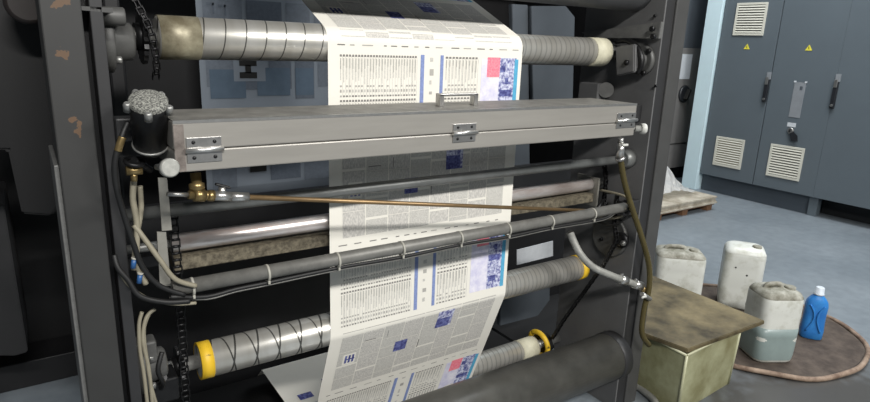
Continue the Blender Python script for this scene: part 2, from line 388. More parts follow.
# ------------------------------------------------------------------ rollers
def roller(name, label, yc, zc, r, x0, x1, mat, ends, shaft=(.15, 1.95), extra=None):
    t = thing(name, label, 'roller', ((x0 + x1) / 2, yc, zc - r), 'spiral-wound web rollers of the press')
    o = Vector(((x0 + x1) / 2, yc, zc))
    obj('shell', MB().lathe((x0, yc, zc), (1, 0, 0), [(0, 0), (0, r - .006), (.004, r), (x1 - x0 - .004, r), (x1 - x0, r - .006), (x1 - x0, 0)], 48), mat, t, o)
    obj('shaft', MB().cyl((shaft[0], yc, zc), (x0, yc, zc), .02), 'steel_dull', t)
    obj('shaft', MB().cyl((x1, yc, zc), (shaft[1], yc, zc), .02), 'steel_dull', t)
    for (nm, m, xa, xb, dr) in ends:
        obj(nm, MB().lathe((xa, yc, zc), (1, 0, 0), [(0, r - .01), (0, r + dr), (xb - xa, r + dr), (xb - xa, r - .01)], 48), m, t)
    return t
M['roll_top'] = roller_mat('wound_steel_top', .052, .06, False, .024, .34)
M['roll_low'] = roller_mat('wound_steel_low', .066, .08, True, .021, .25)
M['roll_third'] = roller_mat('wound_steel_third', .075, .06, True, .024, -.6)
YW = 1.568; YR = 1.62
RT, RL, R3 = .0515, .0515, .047
ZT, ZL = 1.490, .607
A = math.atan(.38)
L3 = .43; Y3 = YR + L3 * .38; Z3 = ZL - L3
roller('web_roller', 'spiral-wound steel web roller at the top with a cream collar, carrying the lit paper', YR, ZT, RT, .276, 1.872, 'roll_top',
       [('end_collar', 'cream', 1.785, 1.866, .0015), ('tape_collar', 'tape', .279, .372, .001)])
roller('web_roller', 'steel web roller below the cable-tied conduit with a yellow collar at each end', YR, ZL, RL, .318, 1.872, 'roll_low',
       [('end_collar', 'yellow', .318, .352, .0015), ('end_collar', 'yellow', 1.835, 1.868, .0015)])
t3 = roller('web_roller', 'lowest ring-marked steel roller with a cream band and loose yellow ring at right', Y3, Z3, R3, .335, 1.80, 'roll_third',
       [('end_collar', 'cream', 1.70, 1.79, .0012)])
obj('loose_ring', MB().torus((1.83, Y3, Z3 + .004), (1, 0, .12), .057, .012, 36, 8), 'yellow', t3)
obj('end_pulley', MB().lathe((1.845, Y3, Z3), (1, 0, 0), [(0, 0), (0, .052), (.012, .046), (.024, .052), (.024, 0)], 32), 'rubber', t3)

# ------------------------------------------------------------------ newspaper web
XL, XR = .6995, 1.409
def path_front():
    P = [(2.55, ZT + .0466 + (2.55 - 1.598) * .4663)]
    n = 12
    for i in range(n + 1):
        a = math.radians(115 + (180 - 115) * i / n); P.append((YR + RT * 1.006 * math.cos(a), ZT + RT * 1.006 * math.sin(a)))
    for i in range(n + 1):
        a = PI + A * i / n; P.append((YR + RL * 1.008 * math.cos(a), ZL + RL * 1.008 * math.sin(a)))
    for i in range(n + 1):
        a = PI + A + (PI / 2 - A) * i / n; P.append((Y3 + R3 * 1.008 * math.cos(a), Z3 + R3 * 1.008 * math.sin(a)))
    P.append((2.28, Z3 - R3 * 1.01)); P.append((2.34, Z3 - R3 - .06))
    return P
class Sheet:
    def __init__(s, P, x0, x1, tref):
        s.P = P; s.S = [0]; s.x0, s.x1 = x0, x1
        for i in range(1, len(P)): s.S.append(s.S[-1] + math.hypot(P[i][0] - P[i - 1][0], P[i][1] - P[i - 1][1]))
        # t=0 where the path passes height tref on its vertical stretch
        for i in range(len(P) - 1):
            if P[i][1] >= tref >= P[i + 1][1] and abs(P[i][0] - P[i + 1][0]) < .004:
                s.s0 = s.S[i] + (P[i][1] - tref) / (P[i][1] - P[i + 1][1]) * (s.S[i + 1] - s.S[i])
    def yz(s, sv):
        sv = min(max(sv, 0), s.S[-1] - 1e-6)
        import bisect
        i = min(bisect.bisect_right(s.S, sv) - 1, len(s.P) - 2); k = (sv - s.S[i]) / (s.S[i + 1] - s.S[i])
        return s.P[i][0] * (1 - k) + s.P[i + 1][0] * k, s.P[i][1] * (1 - k) + s.P[i + 1][1] * k
    def pt(s, u, sv, off=0.):
        y, z = s.yz(sv)
        if off:
            y0, z0 = s.yz(sv - .002); y1, z1 = s.yz(sv + .002); d = math.hypot(y1 - y0, z1 - z0) or 1
            ty, tz = (y1 - y0) / d, (z1 - z0) / d
            y += tz * off; z += -ty * off          # outer side of the bend (towards the viewer on the front)
        return Vector((s.x0 + (s.x1 - s.x0) * u, y, z))
    def block(s, mb, u0, u1, t0, t1, key, off=.0007, seg=.02, shear=0.):
        s0, s1 = s.s0 + t0, s.s0 + t1
        if s1 <= .01 or s0 >= s.S[-1] - .01: return
        s0, s1 = max(s0, .005), min(s1, s.S[-1] - .01)
        n = max(1, int((s1 - s0) / seg + .5))
        for i in range(n):
            a, b = s0 + (s1 - s0) * i / n, s0 + (s1 - s0) * (i + 1) / n
            mb.face([s.pt(u0, b, off), s.pt(u1, b, off), s.pt(u1, a, off), s.pt(u0, a, off)], key)
    def cloth(s, mb, key):
        mb.mi(key)
        ss = sorted(set(s.S + [s.S[-1] * i / 60 for i in range(61)]))
        for a, b in zip(ss[:-1], ss[1:]):
            if b - a < 1e-6: continue
            mb.face([s.pt(0, b), s.pt(1, b), s.pt(1, a), s.pt(0, a)], key, True)
def print_page(sh, mb, k, P=.588, rnd=None):
    t = k * P; B = lambda u0, u1, a, b, key, **kw: sh.block(mb, u0, u1, t + a, t + b, key, **kw)
    u = .04
    while u < .95:                                     # dashed rule under the fold
        w = rnd.uniform(.012, .05); B(u, u + w, -.002, .0012, 'ink' if rnd.random() < .6 else 'inkmid'); u += w + rnd.uniform(.02, .05)
    for (u0, u1, n) in ((.05, .41, 27), (.556, .738, 10)):
        for tb in (.026, .152):                        # two stacked tables of narrow columns
            w = (u1 - u0) / n
            for i in range(n):
                a = u0 + i * w
                B(a, a + w * .66, tb, tb + .006, 'ink'); B(a + w * .1, a + w * .42, tb + .01, tb + rnd.uniform(.026, .05), 'inkmid')
                B(a + w * .86, a + w * .98, tb + .004, tb + .118, 'text2', off=.0004); B(a + w * .12, a + w * .40, tb + .02, tb + rnd.uniform(.06, .085), 'text', off=.0004)
                if rnd.random() < .8: B(a, a + w * .6, tb + .085, tb + .09, 'inkmid')
                B(a, a + w * .55, tb + .097, tb + .105, 'inkmid' if rnd.random() < .5 else 'text')
                B(a, a + w * .6, tb + .113, tb + .118, 'ink' if i % 3 else 'inkmid')
    for (u0, u1) in ((.426, .445), (.528, .545)): B(u0, u1, .022, .272, 'blueink')
    for j in range(7): B(.474, .48 + rnd.uniform(.004, .016), .03 + j * .034, .03 + j * .034 + rnd.uniform(.006, .022), 'inkmid' if j % 2 else 'text')
    B(.757, .80, .03, .26, 'lavender')
    B(.80, .865, .09, .26, 'lavender', off=.0005); B(.79, .865, .025, .088, 'red', off=.0009)
    B(.865, .965, .026, .26, 'photo'); B(.955, .978, .03, .262, 'cyan', off=.001)
    for j in range(5): B(.872 + (j % 2) * .03, .90 + (j % 3) * .022, .05 + j * .04, .072 + j * .04, 'photodark', off=.0011)
    # text page
    cols = 8; w = .88 / cols
    for c in range(cols):
        a = .06 + c * w; y = .292
        while y < .555:
            h = rnd.uniform(.03, .10); h = min(h, .565 - y)
            B(a, a + w * .955, y, y + h, 'text' if (c + k) % 2 else 'text2', off=.0006); y += h + rnd.choice((.0015, .002, .008))
    B(.085, .15, .395, .445, 'paper', off=.0008)
    for j in range(3): B(.095 + j * .018, .106 + j * .018, .402, .438, 'photodark', off=.0011)
    B(.095, .145, .418, .424, 'photodark', off=.0012)
    B(.36, .43, .40, .45, 'photodark', off=.0009)
    B(.58, .675, .305, .385, 'photo', off=.0009); B(.58, .66, .34, .385, 'photodark', off=.0011)
    for (u0, u1, a, b, kk) in ((.04, .22, .02, .10, 'rearblue'), (.30, .50, .03, .16, 'text'), (.08, .16, .14, .18, 'photodark'), (.26, .34, .20, .24, 'photodark'), (.5, .8, .05, .2, 'rearblue')):
        if k == 2: B(u0, u1, .30 + a, .30 + b, kk, off=-.0012)
    B(.18, .24, .35, .353, 'ink', off=.0009); B(.30, .303, .33, .36, 'ink', off=.0009); B(.50, .505, .42, .46, 'ink', off=.0009)
def make_web():
    sh = Sheet(path_front(), XL, XR, 1.487); mb = MB(); sh.cloth(mb, 'paper')
    rnd = random.Random(3)
    for k in range(-2, 4): print_page(sh, mb, k, rnd=rnd)
    tag(obj('newspaper_web', mb, 'paper', None, (1.05, YW, .1), normals=False),
        'long lit newspaper sheet running over the top roller and down the press front', 'newspaper', None)
    # the next unit's web, in the shade behind
    P2 = [(3.05, 2.6), (3.05, .75), (3.06, .70), (3.12, .62), (3.3, .5)]
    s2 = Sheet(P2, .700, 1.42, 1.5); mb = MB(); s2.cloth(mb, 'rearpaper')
    rnd = random.Random(5)
    def B(u0, u1, t0, t1, key, off=.0015): s2.block(mb, u0, u1, t0, t1, key, off, .2)
    for row in range(7):
        t0 = -.95 + row * .26; u = .04
        while u < .95:
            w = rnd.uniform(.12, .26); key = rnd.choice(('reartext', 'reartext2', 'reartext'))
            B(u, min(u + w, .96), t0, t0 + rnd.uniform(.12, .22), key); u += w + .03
    q = at(248, 69, 3.05); u0 = (q.x - .70) / .72; tt = 1.5 - q.z
    B(u0 - .10, u0 + .12, tt - .06, tt + .06, 'rearpaper', .0026)
    B(u0 - .06, u0 + .06, tt - .045, tt - .015, 'smudge', .0036); B(u0 - .06, u0 + .06, tt + .015, tt + .045, 'smudge', .0036); B(u0 - .02, u0 + .02, tt - .02, tt + .02, 'smudge', .0036)
    q = at(258, 163, 3.05); u0 = (q.x - .70) / .72; tt = 1.5 - q.z
    B(u0 - .06, u0 + .06, tt - .045, tt - .015, 'smudge', .0036); B(u0 - .06, u0 + .06, tt + .015, tt + .045, 'smudge', .0036)
    for (u, v, w, h) in ((210, 8, .05, .05), (222, 10, .05, .05)):
        q = at(u, v, 3.05); a = (q.x - .70) / .72; tt = 1.5 - q.z; B(a - w / 2, a + w / 2, tt - h / 2, tt - h / 2 + .012, 'reartext2', .003); B(a + w / 2 - .012, a + w / 2, tt - h / 2, tt + h / 2, 'reartext2', .003)
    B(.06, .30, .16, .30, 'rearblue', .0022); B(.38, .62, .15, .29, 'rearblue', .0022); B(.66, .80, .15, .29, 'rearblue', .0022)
    tag(obj('newspaper_web', mb, 'rearpaper', None, (1.05, 3.05, .6), normals=False),
        'second printed newspaper sheet hanging in shade deep behind the top roller', 'newspaper', None)
make_web()

# ------------------------------------------------------------------ long steel box across the front
def steel_box():
    x0, x1, y0, y1, zt, zb = .2385, 1.697, 1.30, 1.505, 1.329, 1.2215
    t = thing('spray_box', 'long brushed steel box across the press front with three hinges', 'steel box', ((x0 + x1) / 2, 1.4, zb))
    zs = 1.2675
    b = obj('lower_body', MB().bb(x0, x1, y0, y1, zb, zs - .0008, .003), 'box', t)
    lid = obj('lid', MB().bb(x0, x1, y0, y1, zs + .0008, zt - .002, .003), 'box', t)
    obj('dusty_top', MB().bb(x0 + .002, x1 - .002, y0 + .004, y1 - .002, zt - .003, zt), 'boxtop', t)
    obj('bright_edge', MB().bb(x0 + .001, x1 - .001, y0 - .0006, y0 + .004, zt - .006, zt + .0006), 'nickel', t)
    obj('worn_end_patch', MB().bb(x0 + .001, x0 + .021, y0 - .0008, y0 + .01, zb + .002, zt - .008), 'boxend', t)
    for (xa, xb, za, zc) in ((.262, .333, 1.2935, 1.2405), (.939, 1.016, 1.293, 1.2425), (1.60, 1.694, 1.300, 1.250)):
        zm = (za + zc) / 2
        h = obj('hinge', MB().bb(xa, xb, y0 - .003, y0, zm + .001, za, .001).bb(xa, xb, y0 - .003, y0, zc, zm - .001, .001), 'steel', t)
        obj('hinge_pin', MB().cyl((xa - .003, y0 - .006, zm), (xb + .003, y0 - .006, zm), .0055, n=14), 'nickel', h)
        for fx in (.2, .8):
            for z in ((za + zm) / 2 + .003, (zc + zm) / 2 - .003):
                obj('screw', MB().lathe((xa + (xb - xa) * fx, y0 - .003, z), (0, -1, 0), [(0, .0042), (.0015, .0035), (.002, 0)], 10), 'blacksteel', h)
    a, b2 = .955, 1.09; yh = 1.40
    obj('handle', MB().bb(a, a + .014, yh - .012, yh + .012, zt, zt + .034, .002).bb(b2 - .014, b2, yh - .012, yh + .012, zt, zt + .034, .002).bb(a, b2, yh - .012, yh + .012, zt + .028, zt + .036, .002), 'steel', t)
    # brackets that carry the box from the side frames
    return t
spray = steel_box()
def _arms(t):
    obj('mounting_arm', MB().bb(1.66, 1.95, 1.47, 1.495, 1.24, 1.30, .002), 'frame_dark', t)
    obj('mounting_arm', MB().bb(.148, .25, 1.47, 1.495, 1.23, 1.30, .002), 'frame_dark', t)
_arms(spray)
def knob(label, c, ax, r, h, mat):
    t = obj('clamp_knob', MB().lathe(c, ax, [(0, 0), (0, r * .55), (h * .5, r * .6), (h * .5, r), (h * .9, r), (h, r * .85), (h, 0)], 20), mat, spray)
    t['label'] = label; c = Vector(c); a = Vector(ax).normalized(); obj('stem', MB().cyl(c - a * .05, c, r * .35, n=12), 'steel_dull', t)
knob('white round knob at the right end of the long steel box', at(635, 128.5, 1.37), (.85, -.5, .0), .019, .04, 'whiteknob')
p = at(165.5, 167.5, 1.27); knob('silver round knob under the black canister at the left end of the steel box', p, (.15, -1, .15), .019, .03, 'silver_knob')

# ------------------------------------------------------------------ bars, tubes, beam
def zc(v_u, v_v, Y): return at(v_u, v_v, Y).z
t = thing('cross_bar', 'round galvanised bar crossing just below the long steel box', 'bar', (1.05, 1.5, 1.07))
obj('rod', MB().cyl((.148, 1.5, 1.088), (1.915, 1.5, 1.088), .0155), 'bar', t)
obj('end_flange', MB().lathe((1.905, 1.5, 1.088), (1, 0, 0), [(0, 0), (0, .030), (.012, .036), (.045, .036), (.045, 0)], 28), 'bar', t)
YC, ZC = 1.43, .9155
t = thing('cable_conduit', 'grey conduit pipe with white cable ties running across the press', 'conduit', (1.0, YC, ZC - .02))
obj('pipe', MB().cyl((.235, YC, ZC), (1.88, YC, ZC), .0185, key=None), 'conduit', t)
for (u) in (192, 267, 337, 401, 459, 507, 550, 592):
    # tie position: where that picture column meets the pipe
    lo, hi = .2, 1.9
    for _ in range(40):
        mid = (lo + hi) / 2; d = Vector((mid, YC, ZC)) - EYE; cu = CX + F * d.dot(right) / -d.dot(back)
        if cu < u: lo = mid
        else: hi = mid
    x = lo
    tie = obj('cable_tie', MB().lathe((x - .003, YC, ZC - .003), (1, 0, 0), [(0, .0195), (0, .0228), (.006, .0228), (.006, .0195)], 24), 'white_tie', t)
    obj('tie_lock', MB().box((x, YC - .014, ZC - .024), (.006, .007, .009), .001), 'white_tie', tie)
t = thing('clamp_plate', 'small dark clamp plate holding the conduit to the right side frame', 'bracket', (1.9, YC, ZC - .04))
obj('plate', MB().bb(1.86, 1.95, YC - .004, YC + .03, ZC - .035, ZC + .02, .003), 'frame_dark', t)
obj('clamp', MB().torus((1.87, YC, ZC), (1, 0, 0), .021, .006), 'blacksteel', t)
t = thing('cross_tube', 'thick dark oily tube near the floor in front of the lowest roller', 'tube', (1.1, 1.46, .15))
obj('barrel', MB().lathe((.148, 1.46, .25), (1, 0, 0), [(0, 0), (0, .098), (1.755, .098), (1.755, 0)], 48), 'bigtube', t)
obj('end_ring', MB().lathe((1.903, 1.46, .25), (1, 0, 0), [(0, .09), (0, .0985), (.004, .1005), (.047, .1005), (.047, 0)], 48), 'frame_dark', t)
t = thing('top_beam', 'dark grey round beam across the top of the press', 'beam', (1.1, 1.55, 1.64))
obj('barrel', MB().cyl((.148, 1.56, 1.728), (1.95, 1.56, 1.728), .085, n=48), 'beam', t)
obj('cable', MB().tube([(.7, 1.478, 1.70), (1.2, 1.474, 1.72), (1.5, 1.478, 1.70), (1.93, 1.48, 1.74)], .004), 'rubber', t)

# fountain roller and the crusted bar below it
t = thing('inking_roller', 'smooth ink-smeared chrome roller behind the paper, above the crusted bar', 'roller', (1.1, 1.62, .935))
YI = 1.63; ZI = .962
o_ = Vector((1.08, YI, ZI))
obj('shell', MB().cyl((.272, YI, ZI), (1.885, YI, ZI), .0245, n=32, ch=.002), 'inkroller', t)
obj('journal', MB().cyl((.148, YI, ZI), (.272, YI, ZI), .012), 'steel_dull', t); obj('journal', MB().cyl((1.885, YI, ZI), (1.95, YI, ZI), .012), 'steel_dull', t)
t = thing('ink_tray', 'rough ink-crusted tray bar below the smooth chrome roller', 'tray', (1.1, 1.63, .88))
obj('trough', MB().prism([(.272, 1.60, .929), (.272, 1.60, .894), (.272, 1.63, .890), (.272, 1.70, .90), (.272, 1.70, .934), (.272, 1.66, .928)], (1.61, 0, 0), None, .002), 'traybar', t)
obj('end_plate', MB().bb(1.884, 1.893, 1.585, 1.70, .875, .995, .001), 'strip', t)
obj('support', MB().bb(.148, .272, 1.66, 1.69, .895, .925), 'blacksteel', t); obj('support', MB().bb(1.893, 1.95, 1.66, 1.69, .89, .925), 'blacksteel', t)

# thin brown pipe with its valve at the left
t = thing('spray_pipe', 'thin brown brass pipe with a chrome valve slanting across the paper', 'pipe', at(240, 198, 1.36))
pa, pb = at(243, 197, 1.36), at(596, 211, 1.475)
obj('pipe', MB().cyl(pa, pb, .0062, n=14), 'brasspipe', t)
dv = (pb - pa).normalized()
obj('end_nut', MB().cyl(pa - dv * .028, pa + dv * .012, .0125, n=6), 'nickel', t)
vb = pa - dv * .028
obj('valve_body', MB().cyl(vb - dv * .04, vb, .0115, n=18).cyl(vb - dv * .02, vb - dv * .02 + Vector((0, 0, .022)), .008, n=14), 'nickel', t)
obj('valve_lever', MB().box(vb - dv * .018 + Vector((0, 0, .024)), (.034, .012, .006), .002, Matrix.Rotation(.35, 3, 'Y')), 'rubber', t)
vc = vb - dv * .04
obj('brass_fitting', MB().lathe(vc - dv * .055, dv, [(0, 0), (0, .010), (.012, .010), (.012, .015), (.034, .015), (.034, .011), (.042, .011), (.042, .013), (.055, .013), (.055, 0)], 8), 'brass', t)
obj('brass_elbow', MB().lathe(vc - dv * .035, (0, .2, 1), [(0, 0), (0, .013), (.012, .013), (.014, .017), (.026, .017), (.028, .012), (.05, .012), (.05, 0)], 10), 'brass', t)
obj('feed_pipe', MB().cyl(vc - dv * .10, vc - dv * .055, .005, n=12), 'steel', t)
obj('end_clip', MB().cyl(pb, (pb.x + .05, YC + .06, ZC + .02), .008, n=12), 'blacksteel', t)

# ------------------------------------------------------------------ bearings and discs
def left_bearing(label, z, y, s=1.0):
    t = thing('bearing_housing', label, 'bearing', (.17, y, z - .06))
    fl = obj('flange', MB().lathe((.148, y, z), (1, 0, 0), [(0, 0), (0, .062 * s), (.026, .062 * s), (.030, .058 * s), (.030, 0)], 36), 'housing', t)
    obj('hub', MB().lathe((.177, y, z), (1, 0, 0), [(0, .044 * s), (.004, .040 * s), (.040, .037 * s), (.046, .030 * s), (.046, 0)], 30), 'housing', t)
    for k in range(4):
        a = PI / 4 + k * PI / 2
        bolt(fl, (.178, y + math.cos(a) * .05 * s, z + math.sin(a) * .05 * s), (1, 0, 0), .009, .012, 'steel_dull')
    return t
tl = left_bearing('grey cast bearing flange left of the top roller', 1.478, 1.60, 1.15)
obj('side_lug', MB().cyl((.150, 1.53, 1.532), (.20, 1.53, 1.532), .020, n=20, ch=.003), 'housing', tl)
ll = left_bearing('grey cast bearing flange left of the yellow-collared roller', .675, 1.54, 1.1)
obj('side_lug', MB().box((.175, 1.52, .73), (.05, .05, .06), .006), 'housing', ll)
def sprocket(label, c, r):
    t = thing('sprocket', label, 'sprocket', (c[0], c[1], c[2] - r))
    mb = MB(); n = 22; pts = []
    for i in range(n * 2):
        a = 2 * PI * i / (n * 2); q = r * (1 if i % 2 else .9); pts.append((c[0], c[1] + q * math.cos(a), c[2] + q * math.sin(a)))
    mb.prism(pts, (.010, 0, 0)); obj('toothed_wheel', mb, 'blacksteel', t)
    obj('hub', MB().lathe((c[0] - .012, c[1], c[2]), (1, 0, 0), [(0, 0), (0, r * .5), (.03, r * .5), (.03, 0)], 24), 'blacksteel', t)
    return t
sprocket('black toothed sprocket on the left end of the top roller', (.240, YR, ZT), .064)
sprocket('black toothed sprocket on the left end of the yellow-collared roller', (.262, YR, ZL), .056)

def chain(label, pts, w=.014, pitch=.0145, closed=False, group='black drive chains'):
    """roller chain: paired link plates and rollers following a polyline; one mesh."""
    pts = [Vector(p) for p in pts]; dense = []
    for a, b in zip(pts[:-1], pts[1:]):
        n = max(1, int((b - a).length / .002)); dense += [a.lerp(b, i / n) for i in range(n)]
    dense.append(pts[-1]); out = [dense[0]]; acc = 0
    for a, b in zip(dense[:-1], dense[1:]):
        acc += (b - a).length
        if acc >= pitch: out.append(b); acc = 0
    X = Vector((1, 0, 0)); mb = MB()
    for i, (a, b) in enumerate(zip(out[:-1], out[1:])):
        d = (b - a).normalized(); nrm = X.cross(d).normalized(); xx = d.cross(nrm)
        rot = Matrix((xx, d, nrm)).transposed(); L = (b - a).length
        k = w / 2 if i % 2 else w / 2 - .0025
        for sgn in (-1, 1): mb.box((a + b) / 2 + xx * sgn * k, (.002, L * 1.25, .011), .0006, rot)
        mb.cyl(a - xx * w / 2, a + xx * w / 2, .0038, n=8)
    return tag(obj('drive_chain', mb, 'blacksteel'), label, 'chain', group)
cx_ = .246
chain('black roller chain wrapping down over the left end of the top roller', [at(128, -14, 1.57), at(137, 4, 1.562), at(146, 21, 1.556), at(153, 38, 1.553), at(156, 56, 1.555), at(157, 70, 1.57), at(155, 82, 1.60)])
chain('black roller chain hanging at left beside the light metal strip, beneath the cables', [(.272, 1.56, 1.085), (.272, 1.555, .90), (.270, 1.555, .72), (.268, 1.56, .56), (.268, 1.57, .35), (.268, 1.58, .004)], w=.021, pitch=.017)

# right side discs, arm, chains
t = thing('bearing_housing', 'round bolted bearing flange with an angled arm right of the top roller', 'bearing', (1.92, 1.5, 1.40))
fl = obj('flange', MB().lathe((1.95, 1.495, 1.466), (-1, 0, 0), [(0, 0), (0, .058), (.016, .058), (.02, .052), (.02, .036), (.03, .034), (.03, 0)], 36), 'housing', t)
for (u, v) in ((649.5, 51), (644, 73), (636, 70)): bolt(fl, atx(u, v, 1.932), (-1, 0, 0), .010, .012, 'blacksteel')
obj('arm', MB().prism([atx(615, 47, 1.88), atx(634, 44, 1.88), atx(634, 72, 1.88), atx(616, 76, 1.88)], (.03, 0, 0), None, .004), 'plate', t)
obj('arm_bolt', MB().lathe(atx(627, 62.5, 1.878), (-1, 0, 0), [(0, 0), (0, .010), (.008, .010), (.012, .006), (.012, 0)], 12), 'blacksteel', t)
obj('pin', MB().cyl((1.887, YR, ZT), (1.95, YR, ZT), .03, n=24), 'housing', t)
obj('crescent_guard', MB().tube([atx(616, 42, 1.905), atx(626, 40.5, 1.905), atx(636, 46, 1.905), atx(641, 56, 1.905), atx(641, 66, 1.905), atx(637, 73, 1.905)], .010, 10), 'blacksteel', t)
t = thing('adjusting_block', 'small grey block with a round boss right of the newspaper just above the steel box', 'block', atx(600, 96, 1.90))
a = atx(592, 92, 1.90)
obj('body', MB().box(a, (.05, .10, .075), .004), 'plate', t)
obj('boss', MB().cyl(atx(606, 90, 1.90), atx(606, 90, 1.95), .030, n=24), 'housing', t)
t = thing('bearing_housing', 'large grey disc on the right side frame below the conduit, a chain hanging over it', 'bearing', (1.93, 1.53, .66))
c = Vector((1.95, 1.545, .755))
fl = obj('disc', MB().lathe(c, (-1, 0, 0), [(0, 0), (0, .088), (.014, .088), (.018, .083), (.018, .0)], 40), 'housing', t)
obj('hub', MB().lathe(atx(622, 240, 1.935), (-1, 0, 0), [(0, 0), (0, .034), (.012, .032), (.014, .02), (.014, 0)], 28), 'blacksteel', t)
bolt(fl, atx(624, 243, 1.922), (-1, 0, 0), .012, .012, 'steel')
bolt(fl, atx(602, 239, 1.932), (-1, 0, 0), .008, .010, 'blacksteel')
chain('black drive chain slanting from the right disc down to the yellow-ringed roller', [atx(617, 196, 1.90), atx(614, 222, 1.895), atx(617, 240, 1.89), atx(603, 266, 1.885), (1.870, Y3 - .10, Z3 + .155), (1.857, Y3 - .045, Z3 + .03)], w=.018)
chain('short black drive chain behind the conduit at the right side frame', [atx(604, 160, 1.92), atx(606, 180, 1.92), atx(604, 200, 1.92), atx(609, 214, 1.92)], w=.016)

# ------------------------------------------------------------------ canister, strip and fittings at the left
t = thing('oil_canister', 'black canister with a speckled grey bolted cap at the left end of the steel box', 'canister', at(152, 150, 1.38))
ax = Vector((-.05, -.50, .86)).normalized(); ct = at(148.5, 104, 1.335); L = .118; sc_ = .80; cb = ct - ax * L
obj('body', MB().lathe(cb, ax, [(0, 0), (0, .030), (.006, .034), (L * .50, .034), (L * .52, .036), (L * .88, .036), (L * .9, .036), (L, .036), (L, 0)], 32), 'blacksteel', t)
cp = obj('cap', MB().lathe(ct, ax, [(0, .037), (.009, .037), (.012, .034), (.015, .024), (.017, 0)], 32), 'granite_cap', t)
for k in range(5):
    a = k * 2 * PI / 5 - .5; e1 = Vector((1, 0, 0)); e2 = ax.cross(e1).normalized()
    q = ct + (e1 * math.cos(a) + e2 * math.sin(a)) * .040
    b = obj('lug', MB().lathe(q - ax * .012, ax, [(0, 0), (0, .008), (.016, .008), (.020, .005), (.020, 0)], 8), 'steel_dull', cp)
obj('seam_ring', MB().torus(cb + ax * .012, ax, .034, .003, 28, 6), 'steel_dull', t)
obj('mount', MB().box(at(138, 128, 1.43), (.09, .05, .05), .004), 'frame_dark', t)
t = thing('mounting_strip', 'narrow light zinc strip hanging upright beside the brass fittings', 'strip', at(166, 290, 1.45))
obj('upper_strip', MB().prism([at(158, 178, 1.45), at(167, 178, 1.45), at(172, 230, 1.45), at(162, 231, 1.45)], (0, .006, 0)), 'strip', t)
obj('lower_strip', MB().prism([at(157, 232, 1.456), at(166, 232, 1.456), at(171, 286, 1.456), at(160, 286, 1.456)], (0, .006, 0)), 'strip', t)
t = thing('air_fitting', 'small brass air fitting with a clamp just below the black canister', 'fitting', at(133, 172, 1.40))
obj('nut', MB().cyl(at(126, 171, 1.40), at(142, 170, 1.40), .011, n=6), 'brass', t)
obj('clamp', MB().torus(at(134, 162, 1.40), (.2, -.3, 1), .017, .005), 'blacksteel', t)
obj('tail', MB().cyl(at(134, 172, 1.40), at(134, 181, 1.40), .007, n=12), 'brass', t)
obj('tee', MB().cyl(at(134, 160, 1.40), at(150, 170, 1.44), .008, n=12), 'blacksteel', t)

def cable(name, label, cat, pts, r, mat, group=None, sub=6):
    return tag(obj(name, MB().tube([at(*p) for p in pts], r, 8, None, sub), mat), label, cat, group)
h = thing('air_hose', 'black rubber hose with a yellow sleeve curving down from the canister', 'hose', at(140, 290, 1.40))
obj('tube', MB().tube([at(*q) for q in ((128, 122, 1.37), (122, 136, 1.36), (115, 160, 1.36), (116, 185, 1.37), (124, 215, 1.38), (134, 245, 1.39), (143, 268, 1.40), (160, 286, 1.405), (185, 295, 1.41))], .006, 10), 'rubber', h)
obj('sleeve', MB().tube([at(122.5, 137, 1.359), at(120, 144, 1.358), at(118, 151, 1.358)], .0075, 10), 'brass', h)
cable('cable', 'pale braided cable dropping straight down from the brass air fitting', 'cable', ((134, 178, 1.42), (133, 200, 1.42), (137, 225, 1.42), (137, 262, 1.41), (146, 284, 1.41)), .0068, 'beige_cable', 'cables at the left column')
cable('cable', 'second pale cable lying beside the braided one at the left', 'cable', ((140, 186, 1.43), (141, 210, 1.43), (136, 240, 1.42), (134, 270, 1.41)), .006, 'beige_cable', 'cables at the left column')
cable('cable', 'grey cable running diagonally from the pale pair down to the conduit end', 'cable', ((134, 225, 1.42), (146, 241, 1.41), (160, 260, 1.40), (175, 279, 1.40), (196, 286, 1.405)), .006, 'beige_cable', 'cables at the left column')
cable('cable', 'outermost black cable looping from the left column edge to the conduit', 'cable', ((114, 255, 1.42), (118, 268, 1.41), (128, 280, 1.405), (140, 296, 1.40), (165, 302, 1.40), (190, 301, 1.402)), .006, 'rubber', 'cables at the left column')
cable('cable', 'grey cable looping low under the blue connectors at the left', 'cable', ((115, 258, 1.43), (121, 274, 1.42), (134, 290, 1.41), (152, 300, 1.405), (175, 304, 1.405), (196, 303, 1.408)), .004, 'beige_cable', 'cables at the left column')
def under(u, dz, dy=-.006):
    lo, hi = .2, 2.2
    for _ in range(40):
        mid = (lo + hi) / 2; d = Vector((mid, YC, ZC)) - EYE
        if CX + F * d.dot(right) / -d.dot(back) < u: lo = mid
        else: hi = mid
    return Vector((lo, YC + dy, ZC + dz))
for (lab, dz, r, m) in (('black cable strapped along the underside of the conduit', -.0255, .0055, 'rubber'), ('thin grey cable strapped lowest under the conduit', -.032, .0026, 'conduit')):
    pts = [at(170, 297, 1.405), under(205, dz - .008), under(235, dz - .003)] + [under(u, dz + (.002 if i % 2 else -.002)) for i, u in enumerate((267, 337, 401, 459, 507, 550, 592))] + [under(608, dz + .003), under(618, dz + .03)]
    tag(obj('cable', MB().tube(pts, r, 8, None, 4), m), lab, 'cable', 'cables under the conduit')
tag(obj('cable', MB().tube([atx(588, 213, 1.86), atx(606, 218, 1.87), atx(622, 216, 1.88), atx(629, 205, 1.88), atx(624, 196, 1.89), atx(600, 190, 1.90)], .005, 8), 'beige_cable'), 'pale cable looping around the right end of the conduit', 'cable')
